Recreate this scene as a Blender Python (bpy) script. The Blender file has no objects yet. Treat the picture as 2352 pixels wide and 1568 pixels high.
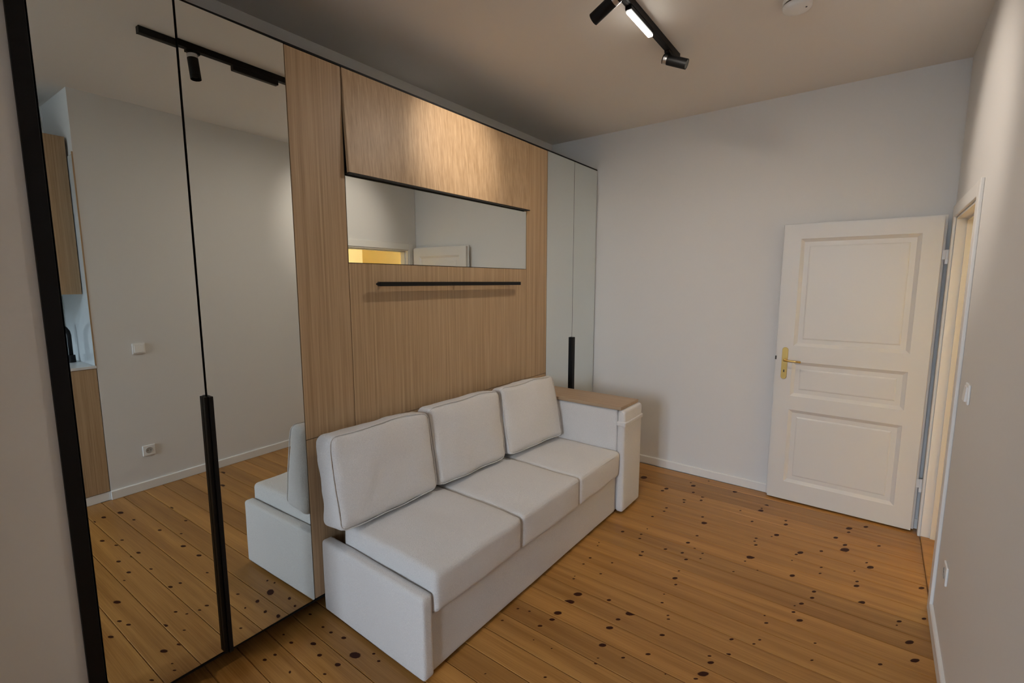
import bpy, bmesh, math, random
from mathutils import Vector, Matrix, noise

random.seed(7)
scene = bpy.context.scene
COL = scene.collection

# ------------------------------------------------------------------ camera
F_PX, YAW, PITCH = 1080.6, 0.92425, -0.12645
cam_data = bpy.data.cameras.new('camera')
cam_data.sensor_fit = 'HORIZONTAL'
cam_data.sensor_width = 36.0
cam_data.lens = F_PX / 2352.0 * 36.0
cam_data.clip_start = 0.02
cam = bpy.data.objects.new('camera', cam_data)
COL.objects.link(cam)
cam.location = (0.0, -2.0087, 1.6)
_d = Vector((math.sin(YAW) * math.cos(PITCH), math.cos(YAW) * math.cos(PITCH), math.sin(PITCH)))
cam.rotation_euler = _d.to_track_quat('-Z', 'Y').to_euler()
scene.camera = cam

# ------------------------------------------------------------------ colour management
vs = scene.view_settings
vs.view_transform = 'Standard'
vs.look = 'None'
vs.gamma = 1.0
vs.use_curve_mapping = False
vs.exposure = -0.02

# ------------------------------------------------------------------ room numbers (metres)
W = 2.347          # room side of the wall with the door is y = -W
H = 2.882          # ceiling height
YB = 0.488         # wall behind the wardrobes
XW = -3.60         # room side of the window wall
XP, YP = 0.06, -0.35   # corner of the unseen pier added to shade the wall stub
def XE(y):         # end wall, not quite square to the room
    return 3.935 + 0.012 * y
WY0, WY1, WZ0, WZ1 = -2.14, -0.90, 0.95, 2.78      # window opening

# light levels
SKY = 41.0
E_SPOT_A, E_SPOT_B, E_LINE, E_HALL = 52.0, 36.0, 11.0, 0.9
WARM = (1.0, 0.885, 0.77)

# ------------------------------------------------------------------ daylight: overcast sky through the window
world = bpy.data.worlds.new('overcast_sky')
scene.world = world
world.use_nodes = True
bg = world.node_tree.nodes['Background']
bg.inputs[0].default_value = (0.76, 0.86, 1.04, 1)
bg.inputs[1].default_value = SKY
pl = bpy.data.lights.new('window_daylight_portal', 'AREA')
pl.shape = 'RECTANGLE'
pl.size, pl.size_y = WZ1 - WZ0, WY1 - WY0
pl.cycles.is_portal = True
po = bpy.data.objects.new('window_daylight_portal', pl)
COL.objects.link(po)
po.location = (XW - 0.33, (WY0 + WY1) / 2, (WZ0 + WZ1) / 2)
po.rotation_euler = (0, -math.pi / 2, 0)

# ------------------------------------------------------------------ materials
def nt(name):
    m = bpy.data.materials.new(name)
    m.use_nodes = True
    t = m.node_tree
    return m, t, t.nodes['Principled BSDF']

def node(t, kind, **kw):
    n = t.nodes.new(kind)
    for k, v in kw.items():
        setattr(n, k, v)
    return n

def plain(name, col, rough=0.5, metal=0.0, bump=0.0, scale=200.0, var=0.0, coat=0.0):
    m, t, b = nt(name)
    b.inputs['Base Color'].default_value = (*col, 1)
    b.inputs['Roughness'].default_value = rough
    b.inputs['Metallic'].default_value = metal
    b.inputs['Coat Weight'].default_value = coat
    tc = node(t, 'ShaderNodeTexCoord')
    nz = node(t, 'ShaderNodeTexNoise')
    nz.inputs['Scale'].default_value = scale
    nz.inputs['Detail'].default_value = 4
    t.links.new(tc.outputs['Object'], nz.inputs['Vector'])
    if bump:
        bp = node(t, 'ShaderNodeBump')
        bp.inputs['Strength'].default_value = bump
        bp.inputs['Distance'].default_value = 0.002
        t.links.new(nz.outputs['Fac'], bp.inputs['Height'])
        t.links.new(bp.outputs['Normal'], b.inputs['Normal'])
    if var:
        mx = node(t, 'ShaderNodeMix', data_type='RGBA')
        mx.inputs[6].default_value = (*[c * (1 - var) for c in col], 1)
        mx.inputs[7].default_value = (*[min(1, c * (1 + var)) for c in col], 1)
        t.links.new(nz.outputs['Fac'], mx.inputs[0])
        t.links.new(mx.outputs[2], b.inputs['Base Color'])
    return m

def wood(name, dark, light, axis='Z', rough=0.45, stretch=28.0, fine=1.0, seed=0.0):
    """straight-grained veneer, grain along one axis"""
    m, t, b = nt(name)
    tc = node(t, 'ShaderNodeTexCoord')
    oi = node(t, 'ShaderNodeObjectInfo')
    off = node(t, 'ShaderNodeVectorMath', operation='MULTIPLY_ADD')
    off.inputs[1].default_value = (1, 1, 1)
    t.links.new(tc.outputs['Object'], off.inputs[0])
    cm = node(t, 'ShaderNodeCombineXYZ')
    mu = node(t, 'ShaderNodeMath', operation='MULTIPLY')
    mu.inputs[1].default_value = 17.0
    t.links.new(oi.outputs['Random'], mu.inputs[0])
    for i in range(3):
        t.links.new(mu.outputs[0], cm.inputs[i])
    t.links.new(cm.outputs[0], off.inputs[2])
    mp = node(t, 'ShaderNodeMapping')
    sc = [stretch * fine, stretch * fine, stretch * fine]
    sc['XYZ'.index(axis)] = 0.8
    mp.inputs['Scale'].default_value = sc
    t.links.new(off.outputs[0], mp.inputs['Vector'])
    n1 = node(t, 'ShaderNodeTexNoise')
    n1.inputs['Scale'].default_value = 1.0
    n1.inputs['Detail'].default_value = 5
    n1.inputs['Distortion'].default_value = 0.15
    t.links.new(mp.outputs[0], n1.inputs['Vector'])
    mp2 = node(t, 'ShaderNodeMapping')
    sc2 = [300.0] * 3
    sc2['XYZ'.index(axis)] = 4.0
    mp2.inputs['Scale'].default_value = sc2
    t.links.new(off.outputs[0], mp2.inputs['Vector'])
    n2 = node(t, 'ShaderNodeTexNoise')
    n2.inputs['Scale'].default_value = 1.0
    n2.inputs['Detail'].default_value = 3
    t.links.new(mp2.outputs[0], n2.inputs['Vector'])
    ad = node(t, 'ShaderNodeMath', operation='MULTIPLY_ADD')
    ad.inputs[1].default_value = 0.45
    t.links.new(n2.outputs['Fac'], ad.inputs[0])
    sb = node(t, 'ShaderNodeMath', operation='MULTIPLY')
    sb.inputs[1].default_value = 0.62
    t.links.new(n1.outputs['Fac'], sb.inputs[0])
    t.links.new(sb.outputs[0], ad.inputs[2])
    cr = node(t, 'ShaderNodeValToRGB')
    cr.color_ramp.elements[0].position = 0.38
    cr.color_ramp.elements[0].color = (*dark, 1)
    cr.color_ramp.elements[1].position = 0.66
    cr.color_ramp.elements[1].color = (*light, 1)
    t.links.new(ad.outputs[0], cr.inputs[0])
    t.links.new(cr.outputs[0], b.inputs['Base Color'])
    b.inputs['Roughness'].default_value = rough
    bp = node(t, 'ShaderNodeBump')
    bp.inputs['Strength'].default_value = 0.12
    bp.inputs['Distance'].default_value = 0.001
    t.links.new(n2.outputs['Fac'], bp.inputs['Height'])
    t.links.new(bp.outputs['Normal'], b.inputs['Normal'])
    return m, t, b, cr

M = {}
M['wall'] = plain('white_wall_paint', (0.755, 0.74, 0.72), 0.75, bump=0.08, scale=90, var=0.012)
M['ceiling'] = plain('ceiling_paint', (0.82, 0.785, 0.74), 0.85, bump=0.05, scale=90, var=0.01)
M['white'] = plain('white_lacquer', (0.73, 0.71, 0.685), 0.38, bump=0.03, scale=60)
M['trim'] = plain('white_trim_lacquer', (0.82, 0.80, 0.77), 0.4, bump=0.03, scale=60)
M['edge'] = plain('brown_door_edge', (0.60, 0.45, 0.32), 0.6, var=0.1, scale=30)  # brown tone for the strip on the door's hinge edge
M['black'] = plain('black_powder_coat', (0.006, 0.006, 0.0065), 0.5, bump=0.05, scale=900)
M['black'].node_tree.nodes['Principled BSDF'].inputs['Specular IOR Level'].default_value = 0.22
M['blackgap'] = plain('black_carcass', (0.01, 0.0095, 0.009), 0.7)
M['mirror'] = plain('mirror_glass', (0.80, 0.83, 0.80), 0.0, metal=1.0)
M['oak'], _t, _b, _c = wood('oak_veneer', (0.335, 0.213, 0.110), (0.505, 0.350, 0.205), 'Z', stretch=95.0)
M['oak_y'], _t, _b, _c = wood('oak_board', (0.36, 0.24, 0.14), (0.46, 0.32, 0.20), 'Y', stretch=60.0)
M['fabric'] = plain('boucle_fabric', (0.77, 0.735, 0.705), 0.95, bump=1.0, scale=360, var=0.24)
M['fabric'].node_tree.nodes['Bump'].inputs['Distance'].default_value = 0.004
M['fabric'].node_tree.nodes['Principled BSDF'].inputs['Sheen Weight'].default_value = 0.25
M['brass'] = plain('brushed_brass', (0.62, 0.42, 0.14), 0.28, metal=1.0, bump=0.04, scale=400)
M['steel'] = plain('brushed_aluminium', (0.62, 0.62, 0.62), 0.35, metal=1.0, bump=0.05, scale=500)
M['plastic'] = plain('white_plastic', (0.88, 0.87, 0.85), 0.3)
M['dark'] = plain('dark_hole', (0.02, 0.018, 0.016), 0.6)
M['counter'] = plain('white_worktop', (0.75, 0.75, 0.74), 0.3, bump=0.02)
M['splash'] = plain('glossy_backsplash', (0.68, 0.73, 0.75), 0.12, coat=0.5)
M['hall'] = plain('yellow_hall_paint', (0.62, 0.44, 0.15), 0.8, bump=0.05, scale=80)
M['ground'] = plain('street_ground', (0.34, 0.33, 0.31), 0.95, var=0.2, scale=0.4)

def emission(name, col, s):
    m = bpy.data.materials.new(name)
    m.use_nodes = True
    t = m.node_tree
    t.nodes.clear()
    o = t.nodes.new('ShaderNodeOutputMaterial')
    e = t.nodes.new('ShaderNodeEmission')
    e.inputs[0].default_value = (*col, 1)
    e.inputs[1].default_value = s
    t.links.new(e.outputs[0], o.inputs[0])
    return m
M['glow'] = emission('lit_diffuser', (1.0, 0.93, 0.82), 14.0)
M['hall_glow'] = emission('added_hall_glow', (1.0, 0.85, 0.6), 2.0)  # glow of the unseen lamp added in the hall
M['lens'] = emission('lit_spot_lens', (1.0, 0.85, 0.65), 6.0)

def glass(name):
    m = bpy.data.materials.new(name)
    m.use_nodes = True
    t = m.node_tree
    t.nodes.clear()
    o = t.nodes.new('ShaderNodeOutputMaterial')
    mx = t.nodes.new('ShaderNodeMixShader')
    tr = t.nodes.new('ShaderNodeBsdfTransparent')
    tr.inputs[0].default_value = (0.95, 0.97, 0.96, 1)
    gl = t.nodes.new('ShaderNodeBsdfGlossy')
    gl.inputs['Roughness'].default_value = 0.0
    fr = t.nodes.new('ShaderNodeFresnel')
    t.links.new(fr.outputs[0], mx.inputs[0])
    t.links.new(tr.outputs[0], mx.inputs[1])
    t.links.new(gl.outputs[0], mx.inputs[2])
    t.links.new(mx.outputs[0], o.inputs[0])
    return m
M['glass'] = glass('window_glass')

# pine floorboards: orange varnished pine, grain along y, dark knots from the 'knot' attribute
def pine():
    m, t, b, cr = wood('pine_floorboard', (0.29, 0.124, 0.026), (0.49, 0.245, 0.066), 'Y', rough=0.33, stretch=22.0)
    cr.color_ramp.elements[0].position = 0.36
    cr.color_ramp.elements[1].position = 0.70
    oi = node(t, 'ShaderNodeObjectInfo')
    hs = node(t, 'ShaderNodeHueSaturation')
    mr = node(t, 'ShaderNodeMapRange')
    mr.inputs['To Min'].default_value = 0.84
    mr.inputs['To Max'].default_value = 1.12
    t.links.new(oi.outputs['Random'], mr.inputs['Value'])
    t.links.new(mr.outputs[0], hs.inputs['Value'])
    t.links.new(cr.outputs[0], hs.inputs['Color'])
    at = node(t, 'ShaderNodeAttribute', attribute_name='knot')
    nz = node(t, 'ShaderNodeTexNoise')
    nz.inputs['Scale'].default_value = 60
    tc = node(t, 'ShaderNodeTexCoord')
    t.links.new(tc.outputs['Object'], nz.inputs['Vector'])
    ad = node(t, 'ShaderNodeMath', operation='MULTIPLY_ADD')
    ad.inputs[1].default_value = 0.5
    sb = node(t, 'ShaderNodeMath', operation='SUBTRACT')
    sb.inputs[1].default_value = 0.25
    t.links.new(at.outputs['Fac'], sb.inputs[0])
    t.links.new(nz.outputs['Fac'], ad.inputs[0])
    t.links.new(sb.outputs[0], ad.inputs[2])
    k = node(t, 'ShaderNodeMapRange')
    k.inputs['From Min'].default_value = 0.22
    k.inputs['From Max'].default_value = 0.48
    t.links.new(ad.outputs[0], k.inputs['Value'])
    gate = node(t, 'ShaderNodeMath', operation='MULTIPLY')
    gt = node(t, 'ShaderNodeMath', operation='GREATER_THAN')
    gt.inputs[1].default_value = 0.001
    t.links.new(at.outputs['Fac'], gt.inputs[0])
    t.links.new(gt.outputs[0], gate.inputs[0])
    t.links.new(k.outputs[0], gate.inputs[1])
    mx = node(t, 'ShaderNodeMix', data_type='RGBA')
    mx.inputs[7].default_value = (0.045, 0.014, 0.008, 1)
    t.links.new(gate.outputs[0], mx.inputs[0])
    t.links.new(hs.outputs[0], mx.inputs[6])
    t.links.new(mx.outputs[2], b.inputs['Base Color'])
    sl = node(t, 'ShaderNodeMapRange')
    sl.inputs['To Min'].default_value = 0.35
    sl.inputs['To Max'].default_value = 0.05
    t.links.new(gate.outputs[0], sl.inputs['Value'])
    t.links.new(sl.outputs[0], b.inputs['Specular IOR Level'])
    return m
M['pine'] = pine()

# ------------------------------------------------------------------ mesh helpers
def box(bm, x0, x1, y0, y1, z0, z1, bevel=0.0, seg=2):
    r = bmesh.ops.create_cube(bm, size=1.0)
    vsx = r['verts']
    for v in vsx:
        v.co = Vector(((x0 + x1) / 2 + v.co.x * (x1 - x0), (y0 + y1) / 2 + v.co.y * (y1 - y0), (z0 + z1) / 2 + v.co.z * (z1 - z0)))
    if bevel:
        es = {e for v in vsx for e in v.link_edges}
        bmesh.ops.bevel(bm, geom=list(es), offset=bevel, segments=seg, profile=0.5, affect='EDGES')
    return vsx

def cyl(bm, p0, p1, r0, r1=None, n=24, caps=True):
    r1 = r0 if r1 is None else r1
    p0, p1 = Vector(p0), Vector(p1)
    d = p1 - p0
    q = d.to_track_quat('Z', 'Y').to_matrix().to_4x4()
    m = Matrix.Translation((p0 + p1) / 2) @ q
    bmesh.ops.create_cone(bm, cap_ends=caps, cap_tris=False, segments=n, radius1=r0, radius2=r1, depth=d.length, matrix=m)

def tube(bm, pts, r, n=12):
    pts = [Vector(p) for p in pts]
    rings = []
    up = Vector((0, 0, 1))
    for i, p in enumerate(pts):
        a = pts[max(i - 1, 0)]
        c = pts[min(i + 1, len(pts) - 1)]
        d = (c - a).normalized()
        s = d.cross(up)
        if s.length < 1e-3:
            s = d.cross(Vector((1, 0, 0)))
        s.normalize()
        u = s.cross(d).normalized()
        up = u
        rings.append([bm.verts.new(p + r * (math.cos(2 * math.pi * k / n) * s + math.sin(2 * math.pi * k / n) * u)) for k in range(n)])
    for a, c in zip(rings, rings[1:]):
        for k in range(n):
            bm.faces.new((a[k], a[(k + 1) % n], c[(k + 1) % n], c[k]))
    bm.faces.new(rings[0])
    bm.faces.new(rings[-1][::-1])

def lathe(bm, prof, center, axis='Z', n=40):
    """prof: (radius, height) pairs"""
    rings = []
    c = Vector(center)
    for r, h in prof:
        if axis == 'Z':
            f = lambda a: c + Vector((r * math.cos(a), r * math.sin(a), h))
        else:
            f = lambda a: c + Vector((r * math.cos(a), h, r * math.sin(a)))
        rings.append([bm.verts.new(f(2 * math.pi * k / n)) for k in range(n)])
    for a, b2 in zip(rings, rings[1:]):
        for k in range(n):
            bm.faces.new((a[k], a[(k + 1) % n], b2[(k + 1) % n], b2[k]))
    bm.faces.new(rings[0])
    bm.faces.new(rings[-1])

def soft_box(cx, cy, cz, sx, sy, sz, r, puff=(0, 0, 0), m=12, rough=0.0, seed=0.0, rs=4):
    """upholstered block: half sizes s, edge radius r, faces puffed out"""
    bm = bmesh.new()
    def axis(s):
        a = [-s + r * (1 - math.cos(math.pi / 2 * i / rs)) for i in range(rs + 1)]
        inner = [(-s + r) + (2 * (s - r)) * i / m for i in range(1, m)]
        return a + inner + [-v for v in reversed(a)]
    S = (sx, sy, sz)
    ax = [axis(s) for s in S]
    vd = {}
    def vert(p):
        key = tuple(round(c, 5) for c in p)
        if key in vd:
            return vd[key]
        q = [max(-(S[i] - r), min(S[i] - r, p[i])) for i in range(3)]
        d = Vector([p[i] - q[i] for i in range(3)])
        o = Vector(q) + (d.normalized() * r if d.length > 1e-9 else d)
        n = Vector((o.x / sx, o.y / sy, o.z / sz))
        w = [(1 - min(1, abs(n[i])) ** 2.5) for i in range(3)]
        o2 = o.copy()
        for i in range(3):
            j, k = (i + 1) % 3, (i + 2) % 3
            o2[i] += puff[i] * (n[i]) * w[j] * w[k]
        if rough:
            pp = o2 * 5.0 + Vector((seed, seed * 1.7, -seed))
            o2 += Vector((noise.noise(pp), noise.noise(pp + Vector((9, 0, 0))), noise.noise(pp + Vector((0, 9, 0))))) * rough
            pp = o2 * 16.0 + Vector((seed, 0, 0))
            o2 += d.normalized() * noise.noise(pp) * rough * 0.35 if d.length > 1e-9 else Vector()
        v = bm.verts.new((cx + o2.x, cy + o2.y, cz + o2.z))
        vd[key] = v
        return v
    for i in range(3):
        j, k = (i + 1) % 3, (i + 2) % 3
        for sgn in (-1, 1):
            for a in range(len(ax[j]) - 1):
                for c in range(len(ax[k]) - 1):
                    quad = []
                    for (da, dc) in ((0, 0), (1, 0), (1, 1), (0, 1)):
                        p = [0, 0, 0]
                        p[i] = sgn * S[i]
                        p[j] = ax[j][a + da]
                        p[k] = ax[k][c + dc]
                        quad.append(vert(p))
                    if sgn < 0:
                        quad.reverse()
                    if len(set(quad)) == 4:
                        try:
                            bm.faces.new(quad)
                        except ValueError:
                            pass
    return bm

ROOT = {}
SKEW = [False]
def skew_y(x):       # the wall with the doorway runs slightly askew
    return 0.012 - 0.0165 * (x - 0.9)
def make(name, bm, mat, parent=None, smooth=False, local=False, bevel=0.0):
    """links a bmesh given in world coordinates as one object (under parent)"""
    if bevel:
        bmesh.ops.bevel(bm, geom=bm.edges[:], offset=bevel, segments=2, profile=0.5, affect='EDGES')
    bmesh.ops.recalc_face_normals(bm, faces=bm.faces[:])
    if SKEW[0]:
        for v in bm.verts:
            v.co.y += skew_y(v.co.x)
    me = bpy.data.meshes.new(name)
    o = bpy.data.objects.new(name, me)
    if parent is not None:
        o.parent = parent
        base = ROOT.get(parent.name, Vector((0, 0, 0)))
        ROOT[o.name] = base
        if not local:
            for v in bm.verts:
                v.co -= base
    for f in bm.faces:
        f.smooth = smooth
    bm.to_mesh(me)
    bm.free()
    me.materials.append(M[mat] if isinstance(mat, str) else mat)
    COL.objects.link(o)
    return o

def thing(name, label, cat, loc, rz=0.0, group=None):
    e = bpy.data.objects.new(name, None)
    e.empty_display_size = 0.1
    e.location = loc
    e.rotation_euler = (0, 0, rz)
    COL.objects.link(e)
    ROOT[e.name] = Vector(loc)
    e['label'] = label
    e['category'] = cat
    if group:
        e['group'] = group
    return e

def tag(o, label, cat, group=None, kind=None):
    o['label'] = label
    if cat:
        o['category'] = cat
    if group:
        o['group'] = group
    if kind:
        o['kind'] = kind
    return o

def struct(name, bm, mat, label, bevel=0.0, cat=None):
    o = make(name, bm, mat, bevel=bevel)
    o['kind'] = 'structure'
    o['label'] = label
    o['category'] = cat or name.split('_')[0]
    return o

def B(*a, **k):
    bm = bmesh.new()
    box(bm, *a, **k)
    return bm
KNOTS = [(1.997,-0.928,0.012,-0.016,-0.011,-0.006),(1.917,-0.921,0.014,-0.019,-0.013,-0.007),(1.815,-0.918,0.011,-0.014,-0.009,-0.006),(1.76,-0.92,0.007,-0.009,-0.006,-0.004),
 (1.691,-0.897,0.006,-0.008,-0.005,-0.003),(1.76,-1.184,0.009,-0.012,-0.008,-0.004),(1.876,-1.163,0.009,-0.012,-0.008,-0.004),(1.951,-1.171,0.006,-0.008,-0.006,-0.003),
 (2.052,-1.076,0.006,-0.008,-0.006,-0.003),(2.027,-1.203,0.014,-0.018,-0.013,-0.005),(1.979,-1.374,0.006,-0.009,-0.006,-0.002),(1.832,-1.364,0.006,-0.008,-0.005,-0.002),
 (1.749,-1.286,0.005,-0.006,-0.004,-0.002),(1.65,-1.207,0.004,-0.006,-0.003,-0.002),(1.682,-1.201,0.003,-0.004,-0.002,-0.001),(1.463,-1.074,0.004,-0.005,-0.003,-0.002),
 (1.329,-0.868,0.003,-0.003,-0.002,-0.001),(1.601,-0.922,0.002,-0.003,-0.002,-0.001),(1.607,-1.014,0.002,-0.003,-0.002,-0.001),(2.095,-0.847,0.004,-0.005,-0.004,-0.002),
 (2.119,-0.84,0.003,-0.003,-0.003,-0.001),(2.223,-0.944,0.004,-0.006,-0.004,-0.002),(2.247,-0.825,0.004,-0.005,-0.004,-0.002),(2.324,-0.827,0.005,-0.006,-0.005,-0.003),
 (2.356,-0.95,0.004,-0.005,-0.004,-0.002),(2.53,-1.053,0.008,-0.01,-0.009,-0.004),(2.568,-1.047,0.005,-0.006,-0.006,-0.002),(2.699,-0.977,0.005,-0.007,-0.006,-0.002),
 (2.752,-0.965,0.005,-0.006,-0.006,-0.002),(2.712,-0.857,0.006,-0.008,-0.008,-0.003),(2.84,-0.971,0.003,-0.004,-0.004,-0.002),(2.646,-1.279,0.006,-0.008,-0.008,-0.002),
 (2.7,-1.24,0.006,-0.007,-0.007,-0.002),(2.832,-1.233,0.007,-0.009,-0.009,-0.003),(2.95,-1.255,0.005,-0.007,-0.007,-0.002),(2.788,-1.283,0.006,-0.007,-0.007,-0.002),
 (2.767,-1.338,0.004,-0.005,-0.005,-0.001),(2.703,-1.343,0.004,-0.005,-0.005,-0.001),(2.51,-1.281,0.004,-0.005,-0.004,-0.001),(2.431,-1.284,0.008,-0.01,-0.009,-0.003),
 (2.379,-1.306,0.005,-0.006,-0.005,-0.002),(2.195,-1.298,0.004,-0.006,-0.004,-0.002),(2.265,-1.283,0.003,-0.004,-0.003,-0.001),(2.122,-1.352,0.004,-0.005,-0.004,-0.001),
 (2.098,-1.362,0.004,-0.006,-0.004,-0.001),(2.142,-1.633,0.006,-0.007,-0.006,-0.001),(1.982,-1.579,0.004,-0.006,-0.004,-0.001),(1.948,-1.593,0.008,-0.01,-0.007,-0.002),
 (1.869,-1.584,0.012,-0.016,-0.011,-0.003),(1.825,-1.566,0.005,-0.007,-0.004,-0.001),(2.04,-1.642,0.006,-0.008,-0.006,-0.001),(1.774,-1.46,0.002,-0.003,-0.002,-0.001),
 (1.613,-0.734,0.004,-0.005,-0.003,-0.002),(1.723,-0.745,0.004,-0.005,-0.003,-0.002),(1.742,-0.801,0.003,-0.005,-0.003,-0.002),(3.201,-0.973,0.006,-0.007,-0.008,-0.003),
 (3.142,-0.977,0.005,-0.007,-0.007,-0.002),(3.019,-0.939,0.005,-0.007,-0.007,-0.003),(2.679,-1.147,0.006,-0.008,-0.007,-0.002),(3.144,-1.247,0.01,-0.014,-0.015,-0.004),
 (3.221,-1.215,0.005,-0.007,-0.008,-0.002),(2.686,-1.525,0.004,-0.005,-0.004,-0.001),(2.466,-0.803,0.003,-0.004,-0.003,-0.002),(2.502,-0.794,0.003,-0.004,-0.003,-0.002),
 (3.263,-1.657,0.009,-0.012,-0.013,-0.002),(3.225,-1.635,0.004,-0.005,-0.005,-0.001),(3.143,-1.56,0.005,-0.007,-0.007,-0.001),(3.099,-1.559,0.004,-0.006,-0.006,-0.001),
 (3.057,-1.573,0.006,-0.008,-0.008,-0.001),(2.898,-1.574,0.014,-0.018,-0.018,-0.003),(2.833,-1.556,0.004,-0.005,-0.005,-0.001),(2.781,-1.63,0.003,-0.004,-0.004,-0.001),
 (3.125,-1.8,0.01,-0.013,-0.014,-0.001),(3.089,-1.783,0.005,-0.007,-0.007,-0.001),(3.005,-1.771,0.003,-0.004,-0.004,-0.001),(2.842,-1.791,0.008,-0.011,-0.011,-0.001),
 (3.028,-1.912,0.005,-0.006,-0.007,-0.0),(2.957,-1.911,0.005,-0.006,-0.006,-0.0),(2.755,-1.899,0.006,-0.008,-0.008,-0.001),(2.692,-1.896,0.006,-0.008,-0.008,-0.001),
 (2.608,-1.857,0.007,-0.009,-0.008,-0.001),(2.57,-1.832,0.003,-0.004,-0.004,-0.0),(2.514,-1.833,0.005,-0.007,-0.006,-0.001),(2.466,-1.864,0.008,-0.011,-0.009,-0.001),
 (2.351,-1.74,0.005,-0.007,-0.005,-0.001),(2.403,-1.725,0.003,-0.004,-0.004,-0.001),(3.319,-2.01,0.015,-0.02,-0.023,-0.001),(3.386,-2.009,0.008,-0.01,-0.012,-0.0),
 (3.452,-1.959,0.008,-0.011,-0.012,-0.001),(3.642,-2.023,0.011,-0.015,-0.018,-0.0),(3.58,-2.022,0.006,-0.008,-0.01,-0.0),(3.731,-2.11,0.008,-0.011,-0.014,-0.0),
 (3.498,-2.175,0.006,-0.008,-0.009,0.0),(3.195,-2.133,0.01,-0.014,-0.015,0.0),(3.237,-2.116,0.005,-0.006,-0.007,-0.0),(2.993,-2.076,0.005,-0.007,-0.007,-0.0),
 (2.945,-2.074,0.008,-0.011,-0.011,-0.0),(2.798,-2.097,0.011,-0.014,-0.014,-0.0),(3.097,-2.062,0.004,-0.005,-0.005,-0.0),(3.13,-2.348,0.008,-0.011,-0.012,0.001),
 (2.743,-2.242,0.007,-0.009,-0.008,0.0),(2.704,-2.232,0.003,-0.004,-0.004,0.0),(2.603,-2.273,0.011,-0.014,-0.013,0.001),(2.483,-2.284,0.011,-0.014,-0.012,0.001),
 (2.369,-2.166,0.005,-0.007,-0.006,0.0),(2.342,-1.936,0.003,-0.005,-0.004,-0.0),(2.221,-1.934,0.004,-0.005,-0.004,-0.0),(2.173,-1.719,0.004,-0.005,-0.004,-0.001),
 (2.215,-1.735,0.004,-0.005,-0.004,-0.001),(3.22,-1.899,0.006,-0.008,-0.009,-0.001),(3.448,-1.685,0.007,-0.01,-0.012,-0.001),(3.506,-1.678,0.005,-0.007,-0.008,-0.001),
 (3.358,-1.498,0.006,-0.007,-0.009,-0.002),(3.475,-1.402,0.004,-0.006,-0.007,-0.001),(3.557,-1.517,0.011,-0.014,-0.017,-0.003),(3.603,-1.516,0.004,-0.006,-0.007,-0.001),
 (3.667,-1.534,0.01,-0.013,-0.017,-0.003),(2.838,-2.338,0.006,-0.008,-0.008,0.0),(1.153,-1.827,0.01,0.013,-0.006,0.017),(1.136,-1.537,0.006,0.008,-0.003,0.009),
 (0.993,-1.2,0.009,0.011,-0.004,0.012),(1.003,-1.012,0.008,0.011,-0.004,0.011),(1.047,-1.374,0.005,0.006,-0.002,0.007),(0.795,-0.494,0.004,0.006,-0.002,0.005),
 (0.83,-0.5,0.006,0.007,-0.002,0.006),(0.787,-0.817,0.007,0.01,-0.003,0.009),(0.831,-0.81,0.005,0.007,-0.002,0.007),(0.791,-1.088,0.005,0.007,-0.002,0.007),
 (0.812,-1.34,0.007,0.01,-0.003,0.011),(0.774,-1.325,0.005,0.007,-0.002,0.008),(0.765,-1.549,0.006,0.008,-0.002,0.009),(0.806,-1.592,0.006,0.007,-0.002,0.009),
 (0.733,-1.683,0.008,0.01,-0.003,0.013),(0.779,-2.026,0.007,0.009,-0.003,0.013),(0.703,-2.036,0.008,0.011,-0.003,0.015),(0.926,-2.038,0.011,0.015,-0.005,0.02),
 (0.942,-1.84,0.006,0.008,-0.003,0.01),(0.987,-1.538,0.007,0.009,-0.003,0.011),(0.709,-1.153,0.007,0.009,-0.003,0.01),(0.713,-1.327,0.007,0.009,-0.003,0.011),
 (0.586,-0.9,0.01,0.013,-0.003,0.013),(0.545,-0.723,0.006,0.008,-0.002,0.007),(0.561,-0.659,0.006,0.008,-0.002,0.007),(0.654,-0.512,0.009,0.012,-0.003,0.01),
 (0.645,-0.323,0.007,0.009,-0.002,0.007),(0.59,-0.335,0.009,0.012,-0.003,0.01),(0.573,-0.179,0.004,0.005,-0.001,0.004),(0.582,-0.227,0.003,0.004,-0.001,0.003),
 (0.5,-0.199,0.005,0.007,-0.001,0.005),(0.723,-0.576,0.005,0.006,-0.002,0.006),(0.748,-0.515,0.004,0.005,-0.002,0.004),(0.694,-0.403,0.004,0.005,-0.001,0.004),
 (0.487,-0.631,0.007,0.01,-0.002,0.009),(1.66,-2.208,0.013,0.018,-0.01,0.025),(1.54,-1.94,0.011,0.015,-0.008,0.02),(1.47,-1.835,0.006,0.008,-0.004,0.01),
 (1.214,-1.277,0.006,0.008,-0.003,0.009),(1.158,-1.137,0.006,0.007,-0.003,0.008),(0.961,-0.48,0.005,0.006,-0.002,0.005),(0.849,-0.218,0.004,0.005,-0.002,0.004),
 (0.954,-0.791,0.004,0.006,-0.002,0.006),(0.619,-1.551,0.005,0.006,-0.002,0.007),(0.669,-1.085,0.004,0.005,-0.001,0.005),(0.837,-2.05,0.009,0.011,-0.004,0.015),
 (1.064,-0.356,0.013,-0.018,-0.009,-0.013),(1.093,-0.229,0.006,-0.008,-0.004,-0.006),(1.077,-0.153,0.005,-0.006,-0.003,-0.005),(1.074,-0.092,0.004,-0.005,-0.003,-0.005),
 (1.084,0.036,0.004,-0.006,-0.003,-0.005),(0.935,-0.067,0.005,-0.007,-0.003,-0.006),(0.939,0.008,0.003,-0.004,-0.002,-0.004),(0.991,-0.152,0.007,-0.009,-0.004,-0.008),
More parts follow.
